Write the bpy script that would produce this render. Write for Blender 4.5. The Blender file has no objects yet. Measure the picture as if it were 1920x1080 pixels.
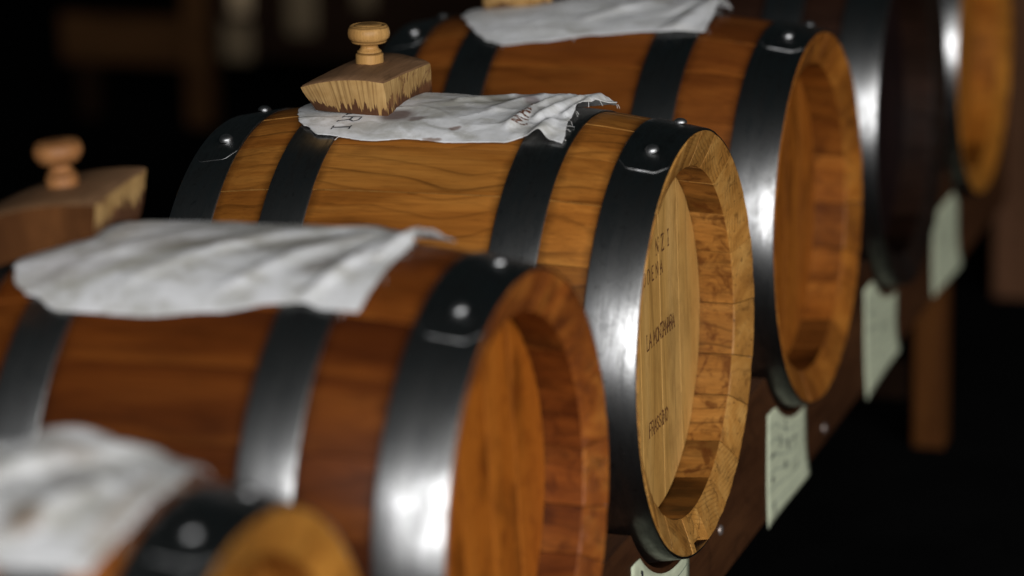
import bpy, bmesh, math, random
from mathutils import Vector, Matrix, noise
random.seed(7)
scene = bpy.context.scene
COL = scene.collection
R_ = math.radians
FLOOR = 0.0
H0 = 0.5                       # height of the reference barrel's axis above the floor

# ------------------------------------------------------------------ camera
cam_d = bpy.data.cameras.new("camera")
cam = bpy.data.objects.new("camera", cam_d); COL.objects.link(cam)
F = Vector((-0.3094278, 0.91647675, -0.25362333))
RX = Vector((0.94906681, 0.31429331, -0.02217913))
UP = Vector((-0.05938546, 0.24756833, 0.96704875))
m = Matrix((RX, UP, -F)).transposed().to_4x4()
m.translation = Vector((0.64634911, -2.40864665, 0.70538478 + H0))
cam.matrix_world = m
cam_d.sensor_width = 36.0
cam_d.lens = 5721.0 / 1920.0 * 36.0
cam_d.clip_start = 0.05; cam_d.clip_end = 60
cam_d.dof.use_dof = True
cam_d.dof.focus_distance = 2.60
cam_d.dof.aperture_fstop = 2.5
scene.camera = cam

# ------------------------------------------------------------------ light
world = bpy.data.worlds.new("World"); scene.world = world
world.use_nodes = True
bg = world.node_tree.nodes["Background"]
bg.inputs[0].default_value = (0.55, 0.85, 0.9, 1); bg.inputs[1].default_value = 0.009

def area(name, loc, target, sx, sy, power, col):
    d = bpy.data.lights.new(name, 'AREA'); d.shape = 'RECTANGLE'
    d.size = sx; d.size_y = sy; d.energy = power; d.color = col
    o = bpy.data.objects.new(name, d); COL.objects.link(o)
    o.location = loc
    o.rotation_euler = (Vector(target) - Vector(loc)).to_track_quat('-Z', 'Y').to_euler()
    return o
# daylight through a wide opening behind the photographer
area("window_light", (1.65, -4.55, 1.80), (-0.1, 0.2, 0.60), 4.9, 2.3, 235, (0.99, 0.99, 1.0))
# a second opening to the right of the row
area("side_window_light", (2.9, -1.75, 1.75), (-0.05, 0.25, 0.55), 1.8, 1.8, 38, (1.0, 0.985, 0.96))

scene.view_settings.view_transform = 'Standard'
scene.view_settings.look = 'None'
scene.view_settings.exposure = 0.0
scene.view_settings.gamma = 1.0
scene.render.engine = 'CYCLES'
scene.cycles.use_denoising = True
scene.cycles.max_bounces = 8

# ------------------------------------------------------------------ helpers
def tag(o, label=None, cat=None, group=None, kind=None):
    if label: o["label"] = label
    if cat: o["category"] = cat
    if group: o["group"] = group
    if kind: o["kind"] = kind
    return o

def link(name, data, parent=None):
    o = bpy.data.objects.new(name, data); COL.objects.link(o)
    if parent: o.parent = parent
    return o

def mesh_from(name, verts, faces, smooth=True, mats=(), fmat=None, uv=None, sharp=35):
    me = bpy.data.meshes.new(name)
    me.from_pydata([tuple(v) for v in verts], [], faces)
    for mt in mats: me.materials.append(mt)
    if fmat: me.polygons.foreach_set("material_index", fmat)
    if uv is not None:
        l = me.uv_layers.new(name="UVMap")
        for lp in me.loops: l.data[lp.index].uv = uv[lp.vertex_index]
    bm = bmesh.new(); bm.from_mesh(me)
    bmesh.ops.recalc_face_normals(bm, faces=bm.faces)
    bm.to_mesh(me); bm.free()
    me.polygons.foreach_set("use_smooth", [smooth] * len(me.polygons))
    if smooth: me.set_sharp_from_angle(angle=R_(sharp))
    me.update()
    return me

def box_mesh(name, lo, hi, mat, bev=0.002):
    bm = bmesh.new()
    bmesh.ops.create_cube(bm, size=1)
    for v in bm.verts:
        v.co = Vector([lo[i] + (v.co[i] + 0.5) * (hi[i] - lo[i]) for i in range(3)])
    if bev: bmesh.ops.bevel(bm, geom=list(bm.edges), offset=bev, segments=2, affect='EDGES', profile=0.6)
    me = bpy.data.meshes.new(name); bm.to_mesh(me); bm.free()
    me.materials.append(mat)
    return me

# ------------------------------------------------------------------ materials
class NT:
    def __init__(s, name):
        s.m = bpy.data.materials.new(name); s.m.use_nodes = True
        s.t = s.m.node_tree; s.n = s.t.nodes
        s.b = s.n["Principled BSDF"]
    def new(s, typ, **kw):
        n = s.n.new(typ)
        for k, v in kw.items(): setattr(n, k, v)
        return n
    def set(s, n, key, v):
        if hasattr(v, "is_linked") or isinstance(v, bpy.types.NodeSocket): s.t.links.new(v, n.inputs[key])
        else: n.inputs[key].default_value = v
    def math(s, op, a, b=None, clamp=False):
        n = s.new('ShaderNodeMath', operation=op); n.use_clamp = clamp
        s.set(n, 0, a)
        if b is not None: s.set(n, 1, b)
        return n.outputs[0]
    def mapping(s, vec, scale=(1, 1, 1), loc=(0, 0, 0), rot=(0, 0, 0)):
        n = s.new('ShaderNodeMapping'); s.set(n, 'Vector', vec)
        n.inputs['Scale'].default_value = scale; n.inputs['Location'].default_value = loc
        n.inputs['Rotation'].default_value = rot
        return n.outputs[0]
    def noise(s, vec, scale, detail=3, rough=0.55, dist=0.0):
        n = s.new('ShaderNodeTexNoise'); s.set(n, 'Vector', vec)
        n.inputs['Scale'].default_value = scale; n.inputs['Detail'].default_value = detail
        n.inputs['Roughness'].default_value = rough; n.inputs['Distortion'].default_value = dist
        return n.outputs['Fac']
    def ramp(s, fac, stops, interp='LINEAR'):
        n = s.new('ShaderNodeValToRGB'); s.set(n, 'Fac', fac)
        cr = n.color_ramp; cr.interpolation = interp
        while len(cr.elements) > 1: cr.elements.remove(cr.elements[-1])
        for i, (p, c) in enumerate(stops):
            e = cr.elements[0] if i == 0 else cr.elements.new(p)
            e.position = p
            e.color = (c, c, c, 1) if isinstance(c, (int, float)) else (*c, 1)
        return n.outputs['Color']
    def mix(s, fac, a, b, mode='MIX'):
        n = s.new('ShaderNodeMix', data_type='RGBA', blend_type=mode)
        s.set(n, 0, fac)
        s.set(n, 6, (*a, 1) if isinstance(a, tuple) and len(a) == 3 else a)
        s.set(n, 7, (*b, 1) if isinstance(b, tuple) and len(b) == 3 else b)
        return n.outputs[2]
    def bump(s, h, strength, dist=0.001):
        n = s.new('ShaderNodeBump'); n.inputs['Strength'].default_value = strength
        n.inputs['Distance'].default_value = dist; s.set(n, 'Height', h)
        s.t.links.new(n.outputs[0], s.b.inputs['Normal'])
    def out(s, col=None, rough=None, metal=None, spec=None):
        for k, v in (('Base Color', col), ('Roughness', rough), ('Metallic', metal), ('Specular IOR Level', spec)):
            if v is None: continue
            if isinstance(v, tuple) and len(v) == 3: v = (*v, 1)
            s.set(s.b, k, v)
        return s.m
    def objvec(s, rnd=True):
        tc = s.new('ShaderNodeTexCoord')
        v = tc.outputs['Object']
        if not rnd: return v, None
        oi = s.new('ShaderNodeObjectInfo')
        cx = s.new('ShaderNodeCombineXYZ')
        for i, k in enumerate((17.0, 5.3, 9.1)):
            s.t.links.new(s.math('MULTIPLY', oi.outputs['Random'], k), cx.inputs[i])
        ad = s.new('ShaderNodeVectorMath', operation='ADD')
        s.t.links.new(v, ad.inputs[0]); s.t.links.new(cx.outputs[0], ad.inputs[1])
        return ad.outputs[0], oi.outputs['Random']

def wood(name, dark, mid, light, axis=0, line=0.55, period=0.014, rough=0.42, lincol=None, spec=0.2, stain=0.25, vary=0.3, hoops=None, hax=0, hw_=0.008, hk=0.6, blotch=0.0):
    """grain runs along `axis`; cathedral lines across it"""
    s = NT(name)
    v, rnd = s.objvec()
    def sc(along, across): return tuple(along if i == axis else across for i in range(3))
    broad = s.noise(s.mapping(v, sc(3.0, 22.0)), 1.0, 3, 0.6, 0.4)
    fine = s.noise(s.mapping(v, sc(14.0, 420.0)), 1.0, 3, 0.65)
    w = s.new('ShaderNodeTexWave', wave_type='BANDS', bands_direction='Y' if axis != 1 else 'X', wave_profile='SAW')
    k = 0.314 / period
    s.set(w, 'Vector', s.mapping(v, sc(0.75, 1.0)))
    w.inputs['Scale'].default_value = k; w.inputs['Distortion'].default_value = 12.0
    w.inputs['Detail'].default_value = 1.5; w.inputs['Detail Scale'].default_value = 0.6
    w.inputs['Detail Roughness'].default_value = 0.45
    lines = s.ramp(w.outputs['Fac'], [(0.0, 0.15), (0.45, 0.0), (0.80, 0.15), (0.94, 1.0), (0.985, 1.0), (1.0, 0.3)])
    lines = s.math('MULTIPLY', lines, s.ramp(s.noise(s.mapping(v, sc(5, 30)), 1.0, 2), [(0.35, 0.1), (0.65, 1.0)]))
    pores = s.ramp(s.noise(s.mapping(v, sc(45.0, 900.0)), 1.0, 2, 0.5), [(0.60, 0.0), (0.70, 1.0)])
    col = s.ramp(broad, [(0.28, dark), (0.5, mid), (0.72, light)])
    tone = s.math('MULTIPLY_ADD', rnd, vary); tone.node.inputs[2].default_value = 1.0 - vary * 0.5
    col = s.mix(1.0, col, tone, 'MULTIPLY')
    lc = lincol or tuple(c * 0.28 for c in dark)
    col = s.mix(s.math('MULTIPLY', lines, line), col, lc)
    col = s.mix(s.math('MULTIPLY', pores, 0.35), col, lc)
    col = s.mix(s.math('MULTIPLY', s.ramp(fine, [(0.35, 1.0), (0.6, 0.0)]), 0.28), col, tuple(c * 0.55 for c in dark))
    st = s.ramp(s.noise(s.mapping(v, sc(11, 24)), 1.0, 4, 0.6), [(0.53, 0.0), (0.66, 1.0)])
    col = s.mix(s.math('MULTIPLY', st, stain), col, tuple(c * 0.4 for c in dark))
    if blotch:
        bl = s.ramp(s.noise(v, 48, 5, 0.65, 0.8), [(0.50, 0.0), (0.63, 1.0)])
        col = s.mix(s.math('MULTIPLY', bl, blotch), col, (dark[0] * 0.45, dark[1] * 0.32, dark[2] * 0.3))
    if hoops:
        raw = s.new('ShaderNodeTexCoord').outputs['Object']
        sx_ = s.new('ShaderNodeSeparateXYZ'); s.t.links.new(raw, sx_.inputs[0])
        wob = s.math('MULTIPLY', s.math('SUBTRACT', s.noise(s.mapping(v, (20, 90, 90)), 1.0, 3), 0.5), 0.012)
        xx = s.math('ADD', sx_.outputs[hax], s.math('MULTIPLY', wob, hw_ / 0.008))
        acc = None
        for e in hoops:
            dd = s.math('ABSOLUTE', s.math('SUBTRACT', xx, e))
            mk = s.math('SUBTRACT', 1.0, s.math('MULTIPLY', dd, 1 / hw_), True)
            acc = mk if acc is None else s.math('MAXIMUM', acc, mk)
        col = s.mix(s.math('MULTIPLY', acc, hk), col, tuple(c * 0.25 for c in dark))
    s.bump(s.math('ADD', fine, s.math('MULTIPLY', lines, -0.6)), 0.25, 0.0006)
    rg = s.math('MULTIPLY_ADD', broad, 0.25); rg.node.inputs[2].default_value = rough - 0.1
    return s.out(col, rg, 0.0, spec)

def chime_wood(name, dark, mid, light, speck=0.6):
    """sawn and scraped end surfaces of staves: hatching, tool marks, stains"""
    s = NT(name)
    v, rnd = s.objvec()
    broad = s.noise(s.mapping(v, (30, 30, 30)), 1.0, 4, 0.6, 0.5)
    col = s.ramp(broad, [(0.3, dark), (0.5, mid), (0.68, light)])
    tone = s.math('MULTIPLY_ADD', rnd, 0.34); tone.node.inputs[2].default_value = 0.80
    col = s.mix(1.0, col, tone, 'MULTIPLY')
    w = s.new('ShaderNodeTexWave', wave_type='BANDS', bands_direction='Z', wave_profile='SAW')
    s.set(w, 'Vector', s.mapping(v, (0.5, 0.55, 1.0), rot=(0.5, 0, 0)))
    w.inputs['Scale'].default_value = 95; w.inputs['Distortion'].default_value = 3.5
    w.inputs['Detail'].default_value = 2; w.inputs['Detail Scale'].default_value = 0.5
    ln = s.ramp(w.outputs['Fac'], [(0.55, 0.0), (0.95, 1.0), (1.0, 0.3)])
    ln = s.math('MULTIPLY', ln, s.ramp(s.noise(v, 26, 2), [(0.42, 0.0), (0.6, 1.0)]))
    col = s.mix(s.math('MULTIPLY', ln, 0.45), col, tuple(c * 0.35 for c in dark))
    blot = s.ramp(s.noise(v, 52, 5, 0.7, 0.9), [(0.54, 0.0), (0.66, 1.0)])
    col = s.mix(s.math('MULTIPLY', blot, speck), col, tuple(c * 0.3 for c in dark))
    pits = s.ramp(s.noise(v, 260, 2, 0.5), [(0.66, 0.0), (0.72, 1.0)])
    col = s.mix(s.math('MULTIPLY', pits, 0.7), col, tuple(c * 0.15 for c in dark))
    h = s.math('ADD', s.math('MULTIPLY', ln, -0.6), s.math('MULTIPLY', blot, -0.8))
    h = s.math('ADD', h, s.math('MULTIPLY', s.noise(v, 130, 3), 1.2))
    s.bump(h, 0.5, 0.0012)
    return s.out(col, 0.5, 0.0, 0.35)

def hoop_metal(name, base=0.47, seed=0.0):
    s = NT(name)
    uv = s.new('ShaderNodeUVMap'); uv.uv_map = "UVMap"
    oi = s.new('ShaderNodeObjectInfo')
    cx = s.new('ShaderNodeCombineXYZ')
    s.t.links.new(s.math('MULTIPLY', oi.outputs['Random'], 7.0), cx.inputs[0])
    s.t.links.new(s.math('MULTIPLY', oi.outputs['Random'], 3.0), cx.inputs[1])
    ad = s.new('ShaderNodeVectorMath', operation='ADD')
    s.t.links.new(uv.outputs[0], ad.inputs[0]); s.t.links.new(cx.outputs[0], ad.inputs[1])
    v = ad.outputs[0]
    streak = s.noise(s.mapping(v, (16, 150, 1)), 1.0, 5, 0.7, 0.3)
    blot = s.noise(s.mapping(v, (0.7, 1.3, 1)), 60, 6, 0.72, 0.7)
    fine = s.noise(s.mapping(v, (60, 900, 1)), 1.0, 2)
    spots = s.ramp(s.noise(v, 150, 3, 0.6), [(0.62, 0.0), (0.70, 1.0)])
    a = s.math('ADD', s.math('MULTIPLY', streak, 0.45), s.math('MULTIPLY', blot, 0.55))
    lo, hi = base * 0.5, base * 1.15
    col = s.ramp(a, [(0.40, (lo, lo * 1.0, lo * 1.0)), (0.49, (base * 0.8, base * 0.8, base * 0.79)), (0.62, (hi, hi, hi * 1.01))])
    col = s.mix(s.math('MULTIPLY', spots, 0.45), col, (base * 0.3, base * 0.28, base * 0.25))
    rg = s.ramp(a, [(0.38, 0.46), (0.60, 0.33)])
    s.b.inputs['Anisotropic'].default_value = 0.68; s.b.inputs['Anisotropic Rotation'].default_value = 0.25
    tg = s.new('ShaderNodeTangent', direction_type='UV_MAP'); tg.uv_map = 'UVMap'
    s.t.links.new(tg.outputs[0], s.b.inputs['Tangent'])
    s.bump(s.math('ADD', s.math('MULTIPLY', blot, 1.0), s.math('MULTIPLY', fine, 0.15)), 0.06, 0.002)
    return s.out(col, rg, 1.0)

def plain(name, col, rough=0.5, metal=0.0, spec=0.5, nscale=80, var=0.25):
    s = NT(name)
    v, rnd = s.objvec()
    n = s.noise(v, nscale, 4, 0.6)
    c = s.ramp(n, [(0.3, tuple(x * (1 - var) for x in col)), (0.7, tuple(x * (1 + var) for x in col))])
    s.bump(n, 0.15, 0.001)
    return s.out(c, rough, metal, spec)

def cloth_mat(name, stains, mould=0.55):
    """white linen; stains = stains and fold shade painted as colour, list of (x, y, rx, ry, strength, colour, angle) in surface metres"""
    s = NT(name)
    uv = s.new('ShaderNodeUVMap'); uv.uv_map = "UVMap"
    v = uv.outputs[0]
    nz = s.new('ShaderNodeTexNoise'); s.set(nz, 'Vector', v)
    nz.inputs['Scale'].default_value = 95; nz.inputs['Detail'].default_value = 4
    dv = s.new('ShaderNodeVectorMath', operation='MULTIPLY_ADD')
    s.t.links.new(nz.outputs['Color'], dv.inputs[0]); dv.inputs[1].default_value = (0.008, 0.008, 0)
    s.t.links.new(v, dv.inputs[2])
    wv = dv.outputs[0]
    col = s.ramp(s.noise(v, 30, 4, 0.6), [(0.3, (0.64, 0.64, 0.625)), (0.6, (0.82, 0.82, 0.825))])
    md = s.ramp(s.noise(s.mapping(v, (1, 1.6, 1)), 26, 5, 0.65, 0.5), [(0.46, 0.0), (0.62, 1.0)])
    col = s.mix(s.math('MULTIPLY', md, mould), col, (0.38, 0.36, 0.30))
    fl = s.ramp(s.noise(v, 330, 3, 0.5), [(0.68, 0.0), (0.73, 1.0)])
    col = s.mix(s.math('MULTIPLY', fl, 0.45), col, (0.22, 0.2, 0.19))
    for (x, y, rx, ry, k, c, ang) in stains:
        mp = s.new('ShaderNodeMapping'); mp.vector_type = 'TEXTURE'
        s.t.links.new(wv, mp.inputs['Vector'])
        mp.inputs['Location'].default_value = (x + 0.004, y + 0.004, 0)
        mp.inputs['Rotation'].default_value = (0, 0, ang)
        mp.inputs['Scale'].default_value = (rx, ry * 1.8, 1)
        ln = s.new('ShaderNodeVectorMath', operation='LENGTH'); s.t.links.new(mp.outputs[0], ln.inputs[0])
        f = s.ramp(ln.outputs['Value'], [(0.0, 1.0), (0.55, 0.95), (1.0, 0.0)])
        col = s.mix(s.math('MULTIPLY', f, k), col, c)
    wx = s.new('ShaderNodeTexWave', wave_type='BANDS', bands_direction='X'); s.set(wx, 'Vector', v); wx.inputs['Scale'].default_value = 300
    wy = s.new('ShaderNodeTexWave', wave_type='BANDS', bands_direction='Y'); s.set(wy, 'Vector', v); wy.inputs['Scale'].default_value = 300
    h = s.math('ADD', s.math('ADD', wx.outputs['Fac'], wy.outputs['Fac']), s.math('MULTIPLY', s.noise(v, 160, 3), 3.0))
    s.bump(h, 0.35, 0.0008)
    return s.out(col, 0.85, 0.0, 0.15)

def block_side(name, patches=False):
    """pale end grain with fine vertical lines; dark vinegar soaked up from the foot in drips"""
    s = NT(name)
    tc = s.new('ShaderNodeTexCoord'); v = tc.outputs['Object']
    oi = s.new('ShaderNodeObjectInfo')
    off = s.new('ShaderNodeVectorMath', operation='ADD'); s.t.links.new(v, off.inputs[0])
    cx = s.new('ShaderNodeCombineXYZ')
    s.t.links.new(s.math('MULTIPLY', oi.outputs['Random'], 3.1), cx.inputs[0]); s.t.links.new(s.math('MULTIPLY', oi.outputs['Random'], 1.7), cx.inputs[1])
    s.t.links.new(cx.outputs[0], off.inputs[1]); vr = off.outputs[0]
    lines = s.noise(s.mapping(vr, (0, 420, 9) if patches else (420, 0, 9)), 1.0, 2, 0.5)
    broad = s.noise(vr, 45, 3, 0.6)
    col = s.ramp(broad, [(0.3, (0.36, 0.205, 0.07)), (0.7, (0.52, 0.33, 0.13))])
    col = s.mix(s.math('MULTIPLY', s.ramp(lines, [(0.38, 1.0), (0.54, 0.0)]), 0.62), col, (0.15, 0.075, 0.022))
    sep = s.new('ShaderNodeSeparateXYZ'); s.t.links.new(v, sep.inputs[0])
    drip = s.noise(s.mapping(vr, (0, 230, 6) if patches else (230, 0, 6)), 1.0, 2, 0.7)
    big = s.noise(s.mapping(vr, (40, 40, 8)), 1.0, 2)
    lev = s.math('ADD', s.math('MULTIPLY', s.math('SUBTRACT', drip, 0.5), 0.040), s.math('MULTIPLY', s.math('SUBTRACT', big, 0.5), 0.030))
    lev = s.math('ADD', lev, 0.0042 if not patches else 0.007)
    d = s.math('MULTIPLY', s.math('SUBTRACT', lev, sep.outputs[2]), 900, True)
    col = s.mix(s.math('MULTIPLY', d, 0.92), col, (0.065, 0.020, 0.010))
    pt = s.ramp(s.noise(vr, 34, 4, 0.6, 0.8), [(0.57, 0.0), (0.61, 1.0)] if patches else [(0.70, 0.0), (0.73, 1.0)])
    col = s.mix(s.math('MULTIPLY', pt, 0.8), col, (0.16, 0.065, 0.028))
    s.bump(s.math('ADD', lines, s.math('MULTIPLY', s.noise(vr, 90, 3), 0.4 if not patches else 2.0)), 0.3, 0.0012)
    return s.out(col, 0.7, 0.0, 0.2)

HOOPS = [(0.0011, 0.0445, 26.0), (0.0870, 0.1280, 150.0), (0.2940, 0.3345, 205.0), (0.3805, 0.4238, 28.0)]
HOOPSET = {i: HOOPS for i in range(6)}
HOOPSET[0] = [(0.0011, 0.0560, 24.0)] + HOOPS[1:]
HOOPSET[1] = [(0.0011, 0.0500, 27.0), (0.1070, 0.1490, 150.0), (0.3040, 0.3450, 205.0), (0.3805, 0.4238, 28.0)]
HOOPSET[3] = [(0.0011, 0.0460, 25.0), (0.1030, 0.1440, 150.0), (0.2960, 0.3365, 205.0), (0.3805, 0.4238, 28.0)]
M = {}
M['metal'] = hoop_metal('hoop_steel')
M['rivet'] = plain('rivet_steel', (0.42, 0.42, 0.42), 0.40, 1.0, var=0.2)
# wood species, one set for each barrel
species = [  # outer(dark,mid,light), chime(dark,mid,light), head(dark,mid,light), line
    dict(o=((.18, .050, .008), (.28, .085, .014), (.38, .13, .022)), c=((.28, .10, .014), (.43, .175, .026), (.52, .24, .042)), h=((.26, .085, .012), (.37, .14, .02), (.46, .19, .03)), line=.5),
    dict(o=((.060, .013, .003), (.145, .036, .005), (.26, .075, .010)), c=((.13, .030, .005), (.27, .073, .010), (.42, .145, .022)), h=((.40, .108, .010), (.48, .140, .014), (.53, .17, .020)), line=.35),
    dict(o=((.15, .044, .007), (.36, .126, .019), (.52, .218, .040)), c=((.30, .122, .022), (.47, .215, .045), (.60, .31, .080)), h=((.55, .285, .072), (.67, .375, .106), (.73, .43, .14)), line=.62),
    dict(o=((.13, .033, .006), (.26, .076, .012), (.37, .125, .022)), c=((.20, .060, .008), (.33, .108, .013), (.45, .170, .025)), h=((.33, .098, .011), (.39, .122, .014), (.44, .150, .019)), line=.4),
    dict(o=((.020, .008, .005), (.032, .013, .007), (.05, .02, .011)), c=((.009, .0045, .003), (.014, .007, .004), (.022, .010, .006)), h=((.010, .005, .005), (.016, .007, .007), (.022, .010, .009)), line=.4),
    dict(o=((.23, .062, .008), (.36, .115, .013), (.45, .165, .022)), c=((.34, .115, .013), (.50, .185, .020), (.56, .23, .03)), h=((.34, .115, .013), (.48, .175, .02), (.54, .22, .03)), line=.4),
]
for i, sp in enumerate(species):
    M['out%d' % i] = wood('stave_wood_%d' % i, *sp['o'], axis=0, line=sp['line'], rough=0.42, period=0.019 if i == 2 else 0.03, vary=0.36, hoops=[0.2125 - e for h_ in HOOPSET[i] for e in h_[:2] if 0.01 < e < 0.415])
    M['inner%d' % i] = wood('inner_wood_%d' % i, *[tuple(a * 0.45 + b * 0.55 for a, b in zip(x, y)) for x, y in zip(sp['o'], sp['c'])], axis=0, line=0.6 if i == 2 else 0.35, period=0.016, rough=0.5, stain=0.75, vary=0.40, blotch=0.75 if i == 2 else 0.5)
    M['low_inner%d' % i] = wood('low_inner_wood_%d' % i, *[tuple(a * f for a in x) for x, f in zip(sp['o'], (0.2, 0.36, 0.8))], axis=0, line=0.5, period=0.02, rough=0.4, stain=0.6, vary=0.4)  # darker wood for the inner walls of the lowest staves
    M['chime%d' % i] = chime_wood('chime_wood_%d' % i, *sp['c'], speck=0.6 if i == 2 else 0.5)
    M['head%d' % i] = wood('head_wood_%d' % i, *sp['h'], axis=2, line=0.45 if i == 2 else 0.22, period=0.035, rough=0.5, stain=0.35 if i == 2 else 0.75, vary=0.08, blotch=0.15 if i == 2 else 0.4)
M['beam'] = wood('rack_wood', (.045, .016, .006), (.075, .028, .010), (.11, .042, .014), axis=1, line=0.4, rough=0.55, stain=0.4)
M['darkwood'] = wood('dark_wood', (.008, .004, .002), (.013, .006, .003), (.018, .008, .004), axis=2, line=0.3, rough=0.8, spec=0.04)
M['leg'] = wood('leg_wood', (.06, .020, .005), (.09, .031, .007), (.12, .044, .010), axis=2, line=0.4, rough=0.8, spec=0.08)
def worn_ink(name, col, lo=0.40, hi=0.56):
    s = NT(name)
    v, _ = s.objvec()
    s.set(s.b, 'Alpha', s.ramp(s.noise(v, 420, 3, 0.6), [(lo, 0.3), (hi, 0.95)]))
    return s.out(col, 0.8, 0.0, 0.1)
M['ink'] = worn_ink('stamp_ink', (0.14, 0.052, 0.026))
M['inkblue'] = plain('pen_ink', (0.04, 0.042, 0.05), 0.8, 0, 0.1)
M['rule'] = plain('ruled_line', (0.22, 0.27, 0.22), 0.8, 0, 0.1)
M['paper'] = plain('tag_paper', (0.66, 0.70, 0.50), 0.75, 0, 0.2, nscale=40, var=0.10)
M['nail'] = plain('nail_steel', (0.5, 0.42, 0.38), 0.4, 0.8)
M['knob'] = wood('knob_wood', (.40, .20, .060), (.52, .29, .095), (.60, .36, .135), axis=2, line=0.25, rough=0.36, stain=0.35, vary=0.1, hoops=[.0325, .0203, .0097, .0352], hax=2, hw_=0.0013, hk=0.75)
M['knobdark'] = wood('knob_brown', (.22, .085, .028), (.32, .14, .048), (.42, .21, .08), axis=2, line=0.3, rough=0.42, stain=0.4, vary=0.1, hoops=[.0325, .0203, .0097, .0352], hax=2, hw_=0.0013, hk=0.75)
M['block'] = block_side('block_end_grain')
M['blockside'] = block_side('block_side_grain', True)
M['blocktop'] = wood('block_top_wood', (.17, .088, .042), (.23, .125, .062), (.30, .165, .085), axis=1, line=0.3, rough=0.55, stain=0.3)
M['blockbark'] = wood('block_bark', (.050, .018, .006), (.085, .032, .010), (.135, .052, .016), axis=2, line=0.3, rough=0.8, spec=0.05, stain=0.4)
M['floor'] = plain('dark_floor', (0.006, 0.006, 0.006), 1.0, 0, 0.0, nscale=6)

# ------------------------------------------------------------------ floor
me = mesh_from('floor', [(-9, -7, 0), (7, -7, 0), (7, 9, 0), (-9, 9, 0)], [(0, 1, 2, 3)], False, [M['floor']])
tag(link('floor', me), kind='structure')

# ------------------------------------------------------------------ barrel geometry (unit barrel: head radius 0.18)
L, RB, RH = 0.425, 0.197, 0.18
HB = 0.201                                   # axis height above the barrel's lowest point
RAD = [0.1640, 0.1767, 0.18, 0.1822, 0.1883, 0.1805]
POSY = [-0.891, -0.457, 0.0, 0.464, 0.939, 1.412]
POSX = [-0.020, 0.0, 0.0, 0.0, 0.0, 0.0]
POSZ = [-0.0265, -0.0035, 0.0, 0.0023, 0.0087, 0.0005]
ROLL = [-3.0, 4.0, 0.0, -6.0, 9.0, -12.0]
AX = Vector((-1, 0.015, -0.018)).normalized()
E1 = (Vector((0, 0, 1)) - AX * AX.z).normalized()
E2 = E1.cross(AX); E2 = E2 if E2.y < 0 else -E2     # towards the photographer

def prof(x):
    t = abs((x - L / 2) / (L / 2))                   # bulging belly, straight tapering chimes
    S, t0, p = 0.0379, 0.78, 3.4
    return RB - (S * t0 / p * (t / t0) ** p if t < t0 else S * t0 / p + S * (t - t0))

def on_barrel(i, x, th, off=0.0):
    """world point on barrel i, x along the axis from its head, th degrees from the top towards -Y"""
    k = RAD[i] / RH
    r = prof(x) + off
    t = R_(th)
    return Vector((POSX[i], POSY[i], POSZ[i] + H0)) + k * (AX * x + r * (E1 * math.cos(t) + E2 * math.sin(t)))

NST = 22
rng = random.Random(3)
wid = [rng.uniform(0.8, 1.2) for _ in range(NST)]
tot = sum(wid); wid = [w / tot * 360 for w in wid]
ang0, a = [], -wid[0] / 2
for w in wid:
    ang0.append(a + w / 2); a += w

def stave_mesh(idx, w, chip=False):
    """one stave at the top of the barrel, origin on the axis at mid length, +X towards the front head"""
    nx, na = 18, 5
    T = 0.026
    gap = 0.0003
    # ring of profile points (x from head, r) going round the stave's long section
    P = []
    P.append((0.0, RH - 0.0012, 1)); 
    for j in range(nx + 1):
        x = 0.0012 + (L - 0.0024) * j / nx
        P.append((x, prof(x), 0))
    P.append((L, RH - 0.0012, 1))
    P.append((L - 0.010, RH - 0.030, 2)); P.append((L - 0.060, RH - 0.029, 2))
    P.append((L * 0.5, RB - T, 2))
    P.append((0.060, RH - 0.029, 2)); P.append((0.044, RH - 0.0275, 2)); P.append((0.028, RH - 0.029, 2)); P.append((0.0118, RH - 0.0302, 2)); P.append((0.0105, RH - 0.0290, 1))
    P.append((0.005, RH - 0.0155, 1))
    n = len(P)
    rr = random.Random(idx * 11 + 5)
    da = [rr.uniform(-0.0006, 0.0006) for _ in range(na + 1)]
    V, Fc, fm = [], [], []
    rnd = 0.00022
    for q in range(na + 1):
        f = q / na
        for (x, r, mt) in P:
            half = R_(w) / 2 - gap / r
            edge = min(f, 1 - f)
            ro = r - (rnd if edge == 0 and mt == 0 else 0)
            t = (f * 2 - 1) * half
            xx = x
            if mt == 1 and x < 0.02: xx = max(0.0, x + da[q] * 1.2)
            if chip and mt == 1 and x < 0.012 and 1 <= q <= 3 and r > 0.16:
                xx += 0.006; ro -= 0.007
            if chip and mt == 0 and x < 0.003 and 1 <= q <= 3:
                xx += 0.007; ro -= 0.003
            V.append((L / 2 - xx, ro * math.sin(t), ro * math.cos(t)))
    for q in range(na):
        for j in range(n):
            j2 = (j + 1) % n
            Fc.append((q * n + j, q * n + j2, (q + 1) * n + j2, (q + 1) * n + j))
            fm.append(0 if (P[j][2] == 0 and P[j2][2] == 0) else 2 if (P[j][2] == 2 and P[j2][2] == 2) else 1)
    Fc.append(tuple(range(n))); fm.append(1)
    Fc.append(tuple(na * n + j for j in reversed(range(n)))); fm.append(1)
    return mesh_from('stave', V, Fc, True, [M['out2'], M['chime2'], M['inner2']], fm, sharp=28)
STAVES = [stave_mesh(i, w) for i, w in enumerate(wid)]
CHIP = min(range(NST), key=lambda q: abs(ang0[q] - 184))
CHIPPED = stave_mesh(CHIP, wid[CHIP], True)

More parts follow.
